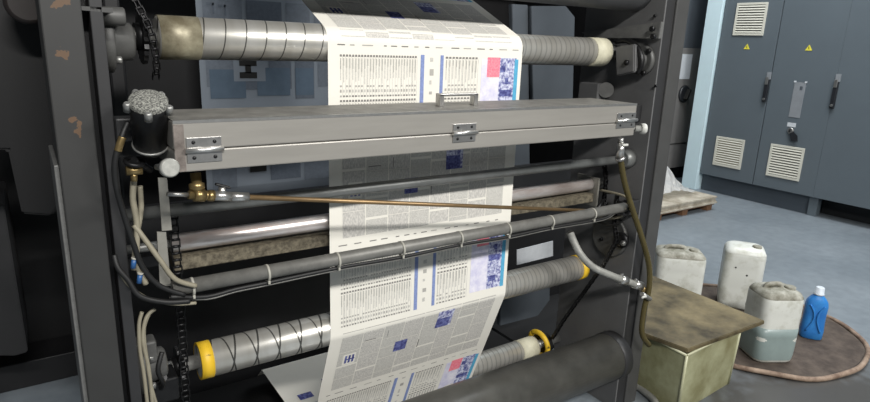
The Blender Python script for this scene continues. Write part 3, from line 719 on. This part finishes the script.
tag(obj('cable', MB().tube([atx(596, 222, 1.87), atx(616, 225, 1.88), atx(628, 214, 1.885), atx(630, 203, 1.89), atx(620, 194, 1.90), atx(604, 193, 1.91)], .004, 8), 'rubber'), 'black cable looping around the right end of the conduit', 'cable')
for (lab, u, v) in (('upper blue air connector among the cables at the left', 133, 268), ('lower blue air connector among the cables at the left', 139, 283)):
    q = at(u, v, 1.40); t = thing('air_connector', lab, 'connector', q)
    obj('body', MB().cyl(q, q + Vector((.004, 0, .02)), .0055, n=12), 'blue_plastic', t); obj('collar', MB().cyl(q + Vector((.004, 0, .02)), q + Vector((.005, 0, .024)), .0065, n=12), 'white_tie', t)
cable('cable', 'left pale cable hanging below the conduit beside the lower bearing', 'cable', ((142, 312, 1.44), (139, 325, 1.44), (140, 350, 1.44), (144, 375, 1.44), (148, 410, 1.44)), .0045, 'beige_cable', 'pale cables beside the lower bearing')
cable('cable', 'middle pale cable hanging below the conduit beside the lower bearing', 'cable', ((155, 309, 1.45), (146, 318, 1.445), (143, 340, 1.44), (149, 370, 1.44), (153, 410, 1.44)), .0045, 'beige_cable', 'pale cables beside the lower bearing')
cable('cable', 'right pale cable hanging below the conduit beside the lower bearing', 'cable', ((150, 312, 1.45), (144, 330, 1.445), (147, 360, 1.44), (151, 385, 1.44), (158, 410, 1.44)), .004, 'beige_cable', 'pale cables beside the lower bearing')
cable('grease_hose', 'thin black grease hose hanging right of the pale cables at the lower left', 'hose', ((162, 352, 1.46), (158, 370, 1.45), (163, 383, 1.47), (161, 388, 1.515)), .006, 'rubber')
t = thing('lower_guide', 'dark steel guide block beneath the left end of the yellow-collared roller', 'block', at(165, 395, 1.6))
obj('block', MB().box(at(160, 385, 1.56), (.08, .08, .07), .006), 'blacksteel', t); obj('cap_screw', MB().cyl(at(163, 378, 1.515), at(163, 378, 1.505), .010, n=12), 'blacksteel', t)

# ------------------------------------------------------------------ hoses at the right
t = thing('drain_hose', 'yellowed clear hose hanging from the right end of the steel box to the tank', 'hose', atx(645, 335, 2.0))
vt = at(621, 148, 1.40)
hp = [at(620, 156, 1.40), at(624, 180, 1.40), at(631, 205, 1.395), at(641, 235, 1.38), at(649, 265, 1.37), at(649, 288, 1.365), at(644, 310, 1.36), at(642, 333, 1.355), at(649, 345, 1.35)]
obj('tube', MB().tube(hp, .011, 12), 'hose', t)
vv = obj('valve', MB().cyl(at(621, 143, 1.40), at(620, 158, 1.40), .014, n=18).cyl(at(621, 138, 1.40), at(621, 143, 1.40), .010, n=12), 'nickel', t)
obj('hose_clamp', MB().lathe(at(620, 157, 1.40), Vector(hp[1] - hp[0]), [(0, .0125), (0, .017), (.012, .017), (.012, .0125)], 20), 'steel', t)
obj('valve_lever', MB().box(at(625, 145, 1.385), (.03, .008, .008), .002), 'whiteknob', vv)
t = thing('flexible_hose', 'grey flexible hose curving from behind the conduit to the clear hose', 'hose', at(600, 270, 1.45))
fp = [at(570, 232, 1.50), at(573, 240, 1.49), at(581, 255, 1.46), at(593, 267, 1.43), at(610, 275, 1.40), at(626, 281, 1.39), at(640, 286, 1.385)]
obj('tube', MB().tube(fp, .0135, 12, None, 10, rings=.06), 'flexhose', t)
for i, (p0, p1) in enumerate(((at(620, 279, 1.395), at(626, 281, 1.392)), (at(634, 284, 1.388), at(641, 286, 1.386)))):
    obj('hose_clamp', MB().cyl(p0, p1, .018, n=18).box(p0 + Vector((0, -.006, .018)), (.012, .010, .012), .002), 'nickel', t)
obj('nozzle', MB().cyl(at(641, 286, 1.386), at(648, 296, 1.38), .012, n=14), 'brass', t)
t = thing('hose_tap', 'small metal tap where the clear hose meets the stained board', 'tap', at(645, 298, 1.36))
obj('body', MB().cyl(at(642, 294, 1.345), at(650, 299, 1.345), .009, n=12), 'steel_dull', t); obj('lever', MB().box(at(644, 297, 1.335), (.028, .006, .008), .002), 'whiteknob', t)

# ------------------------------------------------------------------ dark unit behind and machine at the left
t = thing('press_unit', 'dark next press unit standing behind the paper', 'machine', (1.1, 3.6, 0))
obj('body', MB().bb(.28, 3.3, 3.4, 4.2, 0, 2.8, .01), 'black', t)
obj('side_plate', MB().bb(2.95, 3.05, 2.5, 3.4, 0, 2.8, .01), 'black', t)
obj('dark_backdrop', MB().bb(.18, 2.94, 2.42, 2.46, 0, .86, .004), 'black', t)  # black panel added to hide the lit floor behind the rollers
obj('floor_shade_sheet', MB().bb(.16, 1.94, 1.62, 2.42, 0, .02, .002), 'deep_black', t)  # black sheets added over the lit floor, standing for shade under the press
obj('floor_shade_sheet', MB().bb(1.96, 2.80, 1.95, 2.42, 0, .02, .002), 'deep_black', t)
obj('side_plate', MB().bb(.28, .34, 2.7, 3.4, 0, 2.8, .01), 'black', t)
g = [at(531, 6, 2.6), at(566, 6, 2.6), at(575, 17, 2.6), at(573, 100, 2.6), at(533, 100, 2.6)]
obj('guard_panel', MB().prism(g, (0, .03, 0), None, .003), 'panelblue', t)
g = [at(512, 4, 2.62), at(528, 5, 2.62), at(530, 170, 2.62), at(514, 170, 2.62)]
obj('guard_panel', MB().prism(g, (0, .03, 0), None, .003), 'panelblue', t)
g = [at(500, 275, 2.1), at(550, 265, 2.1), at(550, 300, 2.1), at(538, 316, 2.1), at(500, 326, 2.1)]
obj('guard_panel', MB().prism(g, (0, .03, 0), None, .003), 'panelblue', t)
g = [at(517, 250, 2.1), at(553, 241, 2.1), at(553, 256, 2.1), at(517, 265, 2.1)]
obj('light_patch_plate', MB().prism(g, (0, .004, 0)), 'label', t)  # white colour stands for the bright light showing here
obj('cross_rail', MB().bb(.34, 2.95, 2.64, 2.70, 2.05, 2.15, .005), 'black', t)
t = thing('machine_housing', 'black machine housing standing left of the rusty column', 'machine', (-.6, 3.1, 0))
obj('body', MB().bb(-1.6, .25, 3.05, 3.4, .06, 2.8, .01), 'deep_black', t)
obj('plinth', MB().bb(-1.6, .25, 2.86, 3.05, 0, .12, .004), 'black', t)
g = [at(-60, -30, 2.0), at(56, -30, 2.0), at(62, 203, 2.0), at(52, 216, 2.0), at(22, 214, 2.0), at(8, 150, 2.0), at(-60, 150, 2.0)]
obj('overhang', MB().prism(g, (0, .4, 0), None, .006), 'deep_black', t)
g = [at(-60, 196, 2.5), at(4, 205, 2.5), at(28, 352, 2.5), at(16, 356, 2.5), at(-60, 356, 2.5)]
obj('lower_panel', MB().prism(g, (0, .4, 0), None, .004), 'frame_dark', t)
q = at(27, 4, 1.9)
obj('motor_end', MB().lathe(q, (0, -1, .0), [(0, 0), (0, .05), (.06, .05), (.07, .04), (.07, 0)], 28), 'brownblack', t)

# ------------------------------------------------------------------ tank, board, cans, bottle, mat
t = thing('liquid_tank', 'square translucent greenish tank under the stained board', 'tank', (2.37, 1.53, 0))
T = [(2.147, 1.25), (2.595, 1.275), (2.62, 1.78), (2.175, 1.76)]
zt_ = .288
def ring(inset, z):
    c = Vector((sum(p[0] for p in T) / 4, sum(p[1] for p in T) / 4)); out = []
    for p in T:
        d = (Vector(p) - c); d = d * (1 - inset / d.length); out.append(Vector((c.x + d.x, c.y + d.y, z)))
    return out
mb = MB()
A_, B_, C_, D_ = ring(.012, 0), ring(0, zt_), ring(.012, zt_), ring(.024, .012)
for lo_, hi_ in ((A_, B_), (C_, D_)):
    for i in range(4): mb.face([lo_[i], lo_[(i + 1) % 4], hi_[(i + 1) % 4], hi_[i]])
for i in range(4): mb.face([B_[i], B_[(i + 1) % 4], C_[(i + 1) % 4], C_[i]])
mb.face(A_); mb.face(D_)
obj('body', mb, 'tank', t)
for i in (0, 1): obj('corner_edge', MB().cyl(A_[i], B_[i], .006, n=10), 'tankedge', t)
obj('rim', MB().tube([*B_, B_[0]], .006, 8, None, 1), 'tankedge', t)
obj('liquid', MB().prism([p + Vector((0, 0, .19)) for p in ring(.03, .0)], (0, 0, .004)), 'tank', t)
mb = MB(); LZ = .300
mb.prism([(2.155, 1.255, LZ - .006), (2.72, 1.235, LZ - .006), (2.735, 1.86, LZ - .006), (2.115, 1.86, LZ - .006), (2.108, 1.46, LZ - .006)], (0, 0, .020), None, .003)
tag(obj('cover_board', mb, 'lid'), 'oil-stained brown board lying on the square tank', 'board')

def jerrycan(label, c, ang, w, d, h, liquid=None, smudges=(), lean=0., handle=True, top='candirty'):
    t = thing('jerrycan', label, 'jerrycan', (c[0], c[1], .012), 'plastic jerrycans on the brown mat')
    R = Matrix.Rotation(ang, 3, 'Z') @ Matrix.Rotation(lean, 3, 'Y'); C = Vector((c[0], c[1], .012))
    def sq(hw, hd, rad, z):
        out = []
        for (sx, sy, a0) in ((1, 1, 0), (-1, 1, PI / 2), (-1, -1, PI), (1, -1, 3 * PI / 2)):
            for q in range(6):
                a = a0 + PI / 2 * q / 5
                out.append(C + R @ Vector((sx * (hw - rad) + rad * math.cos(a), sy * (hd - rad) + rad * math.sin(a), z)))
        return out
    def loft(levels, cap0=True, cap1=True):
        mb = MB(); prev = None
        for L_ in levels:
            rg = [mb.bm.verts.new(p) for p in sq(*L_)]
            if prev:
                for i in range(len(rg)):
                    j = (i + 1) % len(rg); f = mb.bm.faces.new([prev[i], prev[j], rg[j], rg[i]]); f.smooth = True
            elif cap0: mb.bm.faces.new(rg[::-1])
            prev = rg
        if cap1: mb.bm.faces.new(prev)
        return mb
    hw, hd = w / 2, d / 2; rad = min(hw, hd) * .46
    body = [(hw * .86, hd * .86, rad, 0), (hw * .95, hd * .95, rad, h * .03), (hw * .97, hd * .97, rad, h * .10)]
    top0 = h * .86
    body += [(hw, hd, rad, h * .3), (hw * .985, hd * .985, rad * .8, h * .34), (hw, hd, rad, h * .38), (hw, hd, rad, h * .62), (hw * .985, hd * .985, rad * .8, h * .66), (hw, hd, rad, h * .70), (hw, hd, rad, top0), (hw * .97, hd * .97, rad, h * .91), (hw * .88, hd * .88, rad * .95, h * .955), (hw * .70, hd * .70, rad * .8, h * .98), (hw * .35, hd * .35, rad * .4, h * .99)]
    b = obj('body', loft(body), 'can', t)
    obj('grimy_top', loft([(hw * .985, hd * .985, rad, h * .90), (hw * .975, hd * .975, rad, h * .914), (hw * .885, hd * .885, rad * .95, h * .96), (hw * .705, hd * .705, rad * .8, h * .985), (hw * .3, hd * .3, rad * .4, h * .995)], False), top, t)
    if liquid: obj('liquid', loft([(hw * .97, hd * .97, rad, h * .05), (hw * .995, hd * .995, rad, h * .12), (hw * 1.008, hd * 1.008, rad, h * .3), (hw * .995, hd * .995, rad, h * .34), (hw * 1.008, hd * 1.008, rad, h * .38), (hw * 1.008, hd * 1.008, rad, h * liquid)], False), 'canliquid', t)
    P = lambda x, y, z: C + R @ Vector((x, y, z)); Z = R @ Vector((0, 0, 1))
    if handle: obj('handle', MB().tube([P(-hw * .6, 0, h * .96), P(-hw * .5, 0, h * 1.02), P(hw * .1, 0, h * 1.03), P(hw * .2, 0, h * .97)], .012, 10), 'candirty', t)
    obj('cap', MB().lathe(P(hw * .52, -hd * .2, h * .955), Z, [(0, 0), (0, .026), (.022, .026), (.025, .022), (.025, 0)], 20), 'candirty', t)
    for (x, z, s_) in smudges:
        obj('smudge', MB().lathe(P(x, -hd * 1.0 - .0005, z), R @ Vector((0, -1, 0)), [(-.01, s_), (.0008, s_ * .8), (.001, 0)], 12), 'smudge', t)
    return t
jerrycan('white jerrycan partly hidden behind the stained board, leftmost of three', (3.13, 1.97), math.radians(-42), .28, .20, .36, smudges=((.09, .05, .012),))
jerrycan('tall white jerrycan with two dark spots, middle of the three', (3.495, 1.775), math.radians(-56), .225, .21, .385, smudges=((-.045, .265, .006), (.02, .225, .007)), handle=False, top='can')
jerrycan('half-full milky jerrycan with a grimy top at the front of the mat', (3.0, 1.335), math.radians(-30), .21, .19, .38, liquid=.5)
def bottle():
    c = Vector((3.43, 1.31, .012)); R = Matrix.Rotation(math.radians(-58), 3, 'Z')
    t = thing('detergent_bottle', 'blue plastic detergent bottle with white cap at the right end of the mat', 'bottle', c)
    mb = MB(); prev = None; n = 28
    prof = [(0, .048, .032), (.006, .054, .038), (.05, .056, .040), (.10, .053, .038), (.15, .053, .038), (.19, .055, .038), (.215, .050, .035), (.235, .036, .029), (.25, .022, .022), (.262, .019, .019)]
    for (z, a, b) in prof:
        rg = []
        for i in range(n):
            q = 2 * PI * i / n; pw = .7
            x = a * math.copysign(abs(math.cos(q)) ** pw, math.cos(q)); y = b * math.copysign(abs(math.sin(q)) ** pw, math.sin(q))
            rg.append(mb.bm.verts.new(c + R @ Vector((x, y, z))))
        if prev:
            for i in range(n):
                j = (i + 1) % n; f = mb.bm.faces.new([prev[i], prev[j], rg[j], rg[i]]); f.smooth = True
        else: mb.bm.faces.new(rg[::-1])
        prev = rg
    mb.bm.faces.new(prev); obj('body', mb, 'bottle', t)
    obj('cap', MB().lathe(c + Vector((0, 0, .252)), (0, 0, 1), [(0, 0), (0, .026), (.006, .026), (.008, .023), (.04, .021), (.043, .017), (.043, 0)], 24), 'cap', t)
    for s_ in (-1, 1): obj('moulded_grip', MB().tube([c + R @ Vector((s_ * .035, -.038, .20)), c + R @ Vector((s_ * .012, -.041, .16)), c + R @ Vector((s_ * .010, -.041, .11)), c + R @ Vector((s_ * .034, -.041, .05))], .005, 8), 'bottle', t)
bottle()
t = thing('round_mat', 'round brown fibre mat with a raised tan rim under the jerrycans', 'mat', (3.27, 1.58, 0))
obj('disc', MB().lathe((3.27, 1.58, 0), (0, 0, 1), [(0, 0), (0, .57), (.010, .57), (.012, .56), (.012, 0)], 72), 'disc', t)
mb = MB(); n = 72; pts = []
for i in range(n + 1):
    a = 2 * PI * i / n; r = .572 + .006 * math.sin(5 * a) + .004 * math.sin(11 * a); pts.append((3.27 + r * math.cos(a), 1.58 + r * math.sin(a), .014 + .004 * math.sin(7 * a)))
mb.tube(pts, .013, 8, None, 1); obj('rim', mb, 'discrim', t)
# pale hose end lying on the floor by the right frame
tag(obj('floor_hose', MB().tube([atz(634, 384, .016), atz(645, 392, .016), atz(655, 402, .016), atz(658, 416, .016)], .016, 10), 'flexhose'), 'pale hose lying on the floor between the right frame and tank', 'hose')

# ------------------------------------------------------------------ pallet with wrapped board stack
t = thing('wooden_pallet', 'low wooden pallet on the floor behind the right side frame', 'pallet', (5.1, 3.6, 0))
for k in range(5):
    y0 = 3.19 + k * .19
    obj('deck_board', MB().bb(4.62, 5.54, y0, y0 + .14, .055, .072, .002), 'wood', t)
for k in range(3): obj('runner', MB().bb(4.64 + k * .40, 4.72 + k * .40, 3.2, 4.08, 0, .055, .002), 'wood', t)
mb = MB(); rr = random.Random(2)
for k in range(4): mb.bb(4.60 + rr.uniform(-.01, .01), 5.54 + rr.uniform(-.02, .015), 3.18 + rr.uniform(-.01, .01), 4.05, .072 + k * .018, .0885 + k * .018, .001)
tag(obj('cardboard_stack', mb, 'board'), 'flat stack of stained cardboard sheets on the pallet', 'cardboard')
mb = MB(); rr = random.Random(8); N = 16; g = []
for i in range(N + 1):
    row = []
    for j in range(N + 1):
        x = 4.70 + .74 * i / N; y = 3.3 + .6 * j / N
        d = math.hypot((x - 5.02) / .26, (y - 3.62) / .24)
        z = .152 + .40 * math.exp(-d * d) + rr.uniform(0, .05) * math.exp(-d * .7)
        row.append(mb.bm.verts.new((x + rr.uniform(-.015, .015), y + rr.uniform(-.015, .015), z)))
    g.append(row)
for i in range(N):
    for j in range(N):
        mb.bm.faces.new([g[i][j], g[i + 1][j], g[i + 1][j + 1], g[i][j + 1]])
tag(obj('plastic_film', mb, 'film'), 'crumpled clear plastic film heaped on the cardboard stack', 'plastic film')
tag(obj('white_stick', MB().cyl((4.66, 3.42, .145), (4.71, 3.42, .53), .012, n=10), 'whiteknob'), 'thin white stick standing up beside the plastic film on the pallet', 'stick')

# ------------------------------------------------------------------ electrical cabinet on the right
FX = 6.20
t = thing('electrical_cabinet', 'large slate-grey electrical cabinet with vents and warning signs along the right wall', 'cabinet', (6.55, 2.0, 0))
obj('carcass', MB().bb(FX + .03, 6.92, .2, 3.80, .19, 2.9), 'cabinet_dark', t)
obj('plinth', MB().bb(FX + .07, 6.90, 2.62, 3.80, 0, .19, .003), 'cabinet_dark', t)
obj('plinth', MB().bb(FX + .25, 6.90, .2, 2.60, 0, .19, .003), 'gap', t)
obj('foot', MB().bb(FX + .04, FX + .12, 2.56, 2.64, 0, .19, .003), 'cabinet', t)
def door(y0, y1, z0=.192, g0=.004, g1=.004):
    return obj('door', MB().bb(FX, FX + .03, y0 + g0, y1 - g1, z0, 2.88, .002), 'cabinet', t)
d1, d2, d3, d4 = door(3.195, 3.80), door(2.60, 3.195, g0=.0006), door(1.9, 2.60, g1=.0006), door(1.2, 1.9)
door(.5, 1.2)
def vent(dr, yc, zc_, s, backing):
    o = obj('vent', MB().bb(FX - .012, FX, yc - s, yc + s, zc_ - s, zc_ - s + .022, .002).bb(FX - .012, FX, yc - s, yc + s, zc_ + s - .022, zc_ + s, .002).bb(FX - .012, FX, yc - s, yc - s + .022, zc_ - s + .0225, zc_ + s - .0225, .001).bb(FX - .012, FX, yc + s - .022, yc + s, zc_ - s + .0225, zc_ + s - .0225, .001), 'vent', dr)
    obj('vent_backing', MB().bb(FX - .003, FX - .0005, yc - s + .02, yc + s - .02, zc_ - s + .02, zc_ + s - .02), backing, o)
    mb = MB(); n = 11; ph = (2 * s - .044) / n
    for k in range(n):
        z = zc_ - s + .022 + ph * (k + .5); mb.box((FX - .009, yc, z), (.003, 2 * s - .044, ph * .62), 0, Matrix.Rotation(.5, 3, 'Y'))
    obj('slats', mb, 'vent', o)
vent(d1, 3.503, 1.852, .16, 'ventdark'); vent(d1, 3.503, .477, .158, 'ventbeige'); vent(d2, 2.91, .480, .163, 'ventdark')
def handle(dr, yc, z0, z1):
    h = obj('handle', MB().bb(FX - .028, FX, yc - .018, yc + .018, z0, z1, .005), 'handle', dr)
    obj('handle_latch', MB().bb(FX - .034, FX - .026, yc - .014, yc + .014, z1 - .05, z1 + .02, .003), 'nickel', h)
    obj('lock', MB().cyl((FX - .028, yc, z0 + .03), (FX - .036, yc, z0 + .03), .012, n=14), 'nickel', h)
    obj('pivot_plate', MB().bb(FX - .008, FX, yc - .022, yc + .022, z1, z1 + .07, .002), 'window', h)
handle(d1, 3.215, 1.045, 1.27); handle(d3, 2.585, 1.045, 1.29)
def warning(dr, yc, zc_):
    s = .032
    o = obj('warning_sign', MB().prism([(FX - .001, yc - s, zc_ - s * .7), (FX - .001, yc + s, zc_ - s * .7), (FX - .001, yc, zc_ + s)], (-.002, 0, 0)), 'sign', dr)
    z = zc_; obj('lightning_mark', MB().face([(FX - .0035, yc + .006, z + .016), (FX - .0035, yc - .004, z + .002), (FX - .0035, yc + .006, z + .002)]) and (lambda m: (m.face([(FX - .0035, yc + .004, z + .018), (FX - .0035, yc - .003, z + .0), (FX - .0035, yc + .004, z + .0)]), m.face([(FX - .0035, yc - .005, z + .003), (FX - .0035, yc + .003, z + .003), (FX - .0035, yc - .001, z - .016)]), m)[2])(MB()), 'smudge', o)
warning(d1, 3.491, 1.578); warning(d2, 2.888, 1.583)
np_ = obj('nameplate', MB().bb(FX - .004, FX, 2.852, 2.958, .925, 1.262, .001), 'window', d2)
obj('top_clip', MB().bb(FX - .006, FX, 2.945, 2.965, 1.26, 1.275).bb(FX - .006, FX, 2.845, 2.865, 1.26, 1.275), 'label', np_)
obj('dark_patch', MB().bb(FX - .0055, FX - .004, 2.875, 2.90, 1.19, 1.225), 'panelblue', np_)
obj('label_plate', MB().bb(FX - .003, FX, 2.875, 2.955, .832, .872), 'label', d2)
k_ = obj('key_switch', MB().lathe((FX, 2.912, .795), (-1, 0, 0), [(0, 0), (0, .030), (.012, .030), (.016, .024), (.016, 0)], 24), 'steel', d2)
obj('key', MB().bb(FX - .034, FX - .016, 2.906, 2.918, .78, .81, .001), 'handle', k_)
obj('key_fob', MB().prism([(FX - .02, 2.88, .70), (FX - .02, 2.91, .77), (FX - .02, 2.87, .79), (FX - .02, 2.83, .755), (FX - .02, 2.82, .70)], (-.008, 0, 0), None, .002), 'handle', k_)

# control cabinet behind the right frame
YB = 4.25
t = thing('control_cabinet', 'dark grey control cabinet with a black rotary knob behind the right side frame', 'cabinet', (5.9, 4.6, 0))
pr = at(706, 49, YB); xr = pr.x
obj('upper_body', MB().bb(xr - 1.3, xr + .10, YB + .04, 5.0, pr.z, 2.9, .006), 'panelblue', t)
obj('lower_body', MB().bb(xr - 1.3, xr, YB, 5.0, .45, pr.z, .006), 'ctrl', t)
obj('base_body', MB().bb(xr - 1.3, xr, YB + .01, 5.0, .15, .44, .006), 'ctrl', t)
for x in (xr - 1.2, xr - .12): obj('foot', MB().bb(x, x + .1, YB + .05, YB + .2, 0, .15, .003), 'gap', t)
a, b = at(682, 54, YB), at(688, 79, YB)
obj('white_label', MB().bb(a.x - .02, b.x + .02, YB - .004, YB, b.z, a.z), 'label', t)
q = at(683.5, 94, YB)
k_ = obj('rotary_knob', MB().lathe((q.x, YB, q.z), (0, -1, 0), [(0, 0), (0, .10), (.02, .10), (.03, .085), (.03, 0)], 28), 'handle', t)
obj('grip', MB().box((q.x, YB - .05, q.z), (.03, .05, .13), .006, Matrix.Rotation(.5, 3, 'Y')), 'smudge', k_)

t = thing('light_blocking_cover', 'added dark sheet over the press top, blocking sky light', 'cover', (1.05, 1.9, 2.4))  # unseen cover added to keep sky light off the upper web
obj('sheet', MB().bb(.03, 2.09, 1.42, 2.1, 2.4, 2.42, .003), 'black', t)
obj('back_skirt', MB().bb(.148, 1.94, 2.082, 2.10, 2.06, 2.4), 'black', t)
# ------------------------------------------------------------------ light
w = bpy.data.worlds.new('world'); scene.world = w; w.use_nodes = True
bgn = w.node_tree.nodes['Background']; bgn.inputs[0].default_value = (.80, .86, .92, 1); bgn.inputs[1].default_value = .16
def area(name, loc, target, sx, sy, power, c=(1, .98, .95)):
    d = bpy.data.lights.new(name, 'AREA'); d.shape = 'RECTANGLE'; d.size = sx; d.size_y = sy; d.energy = power; d.color = c
    o = bpy.data.objects.new(name, d); col.objects.link(o); o.location = loc
    o.rotation_euler = (Vector(target) - Vector(loc)).to_track_quat('-Z', 'Y').to_euler(); return o
area('tube_and_fill_lamp', (-.1, -2.2, 3.68), (1.0, 1.5, .9), 1.5, .16, 178)
area('tube_and_fill_lamp', (2.7, -2.2, 3.68), (1.3, 1.5, .9), 1.5, .16, 160)  # second lamp, added to brighten the right halves of the rollers
area('hall_and_fill_lamp', (4.6, 1.2, 4.6), (4.4, 1.6, 0), 2.4, 1.4, 125, (.93, .97, 1))
area('tube_and_fill_lamp', (1.0, 2.62, 3.3), (1.0, 2.95, 1.2), 1.4, .15, 4, (.9, .95, 1))  # unseen dim lamp added between the units to light the rear web
area('hall_and_fill_lamp', (4.7, 2.7, 4.6), (5.4, 3.9, .6), 1.6, .8, 95, (.93, .97, 1))  # unseen lamp, moved forward to brighten the control cabinet and pallet
scene.view_settings.view_transform = 'Standard'
scene.view_settings.look = 'None'
scene.view_settings.exposure = 0.0
scene.cycles.use_denoising = True
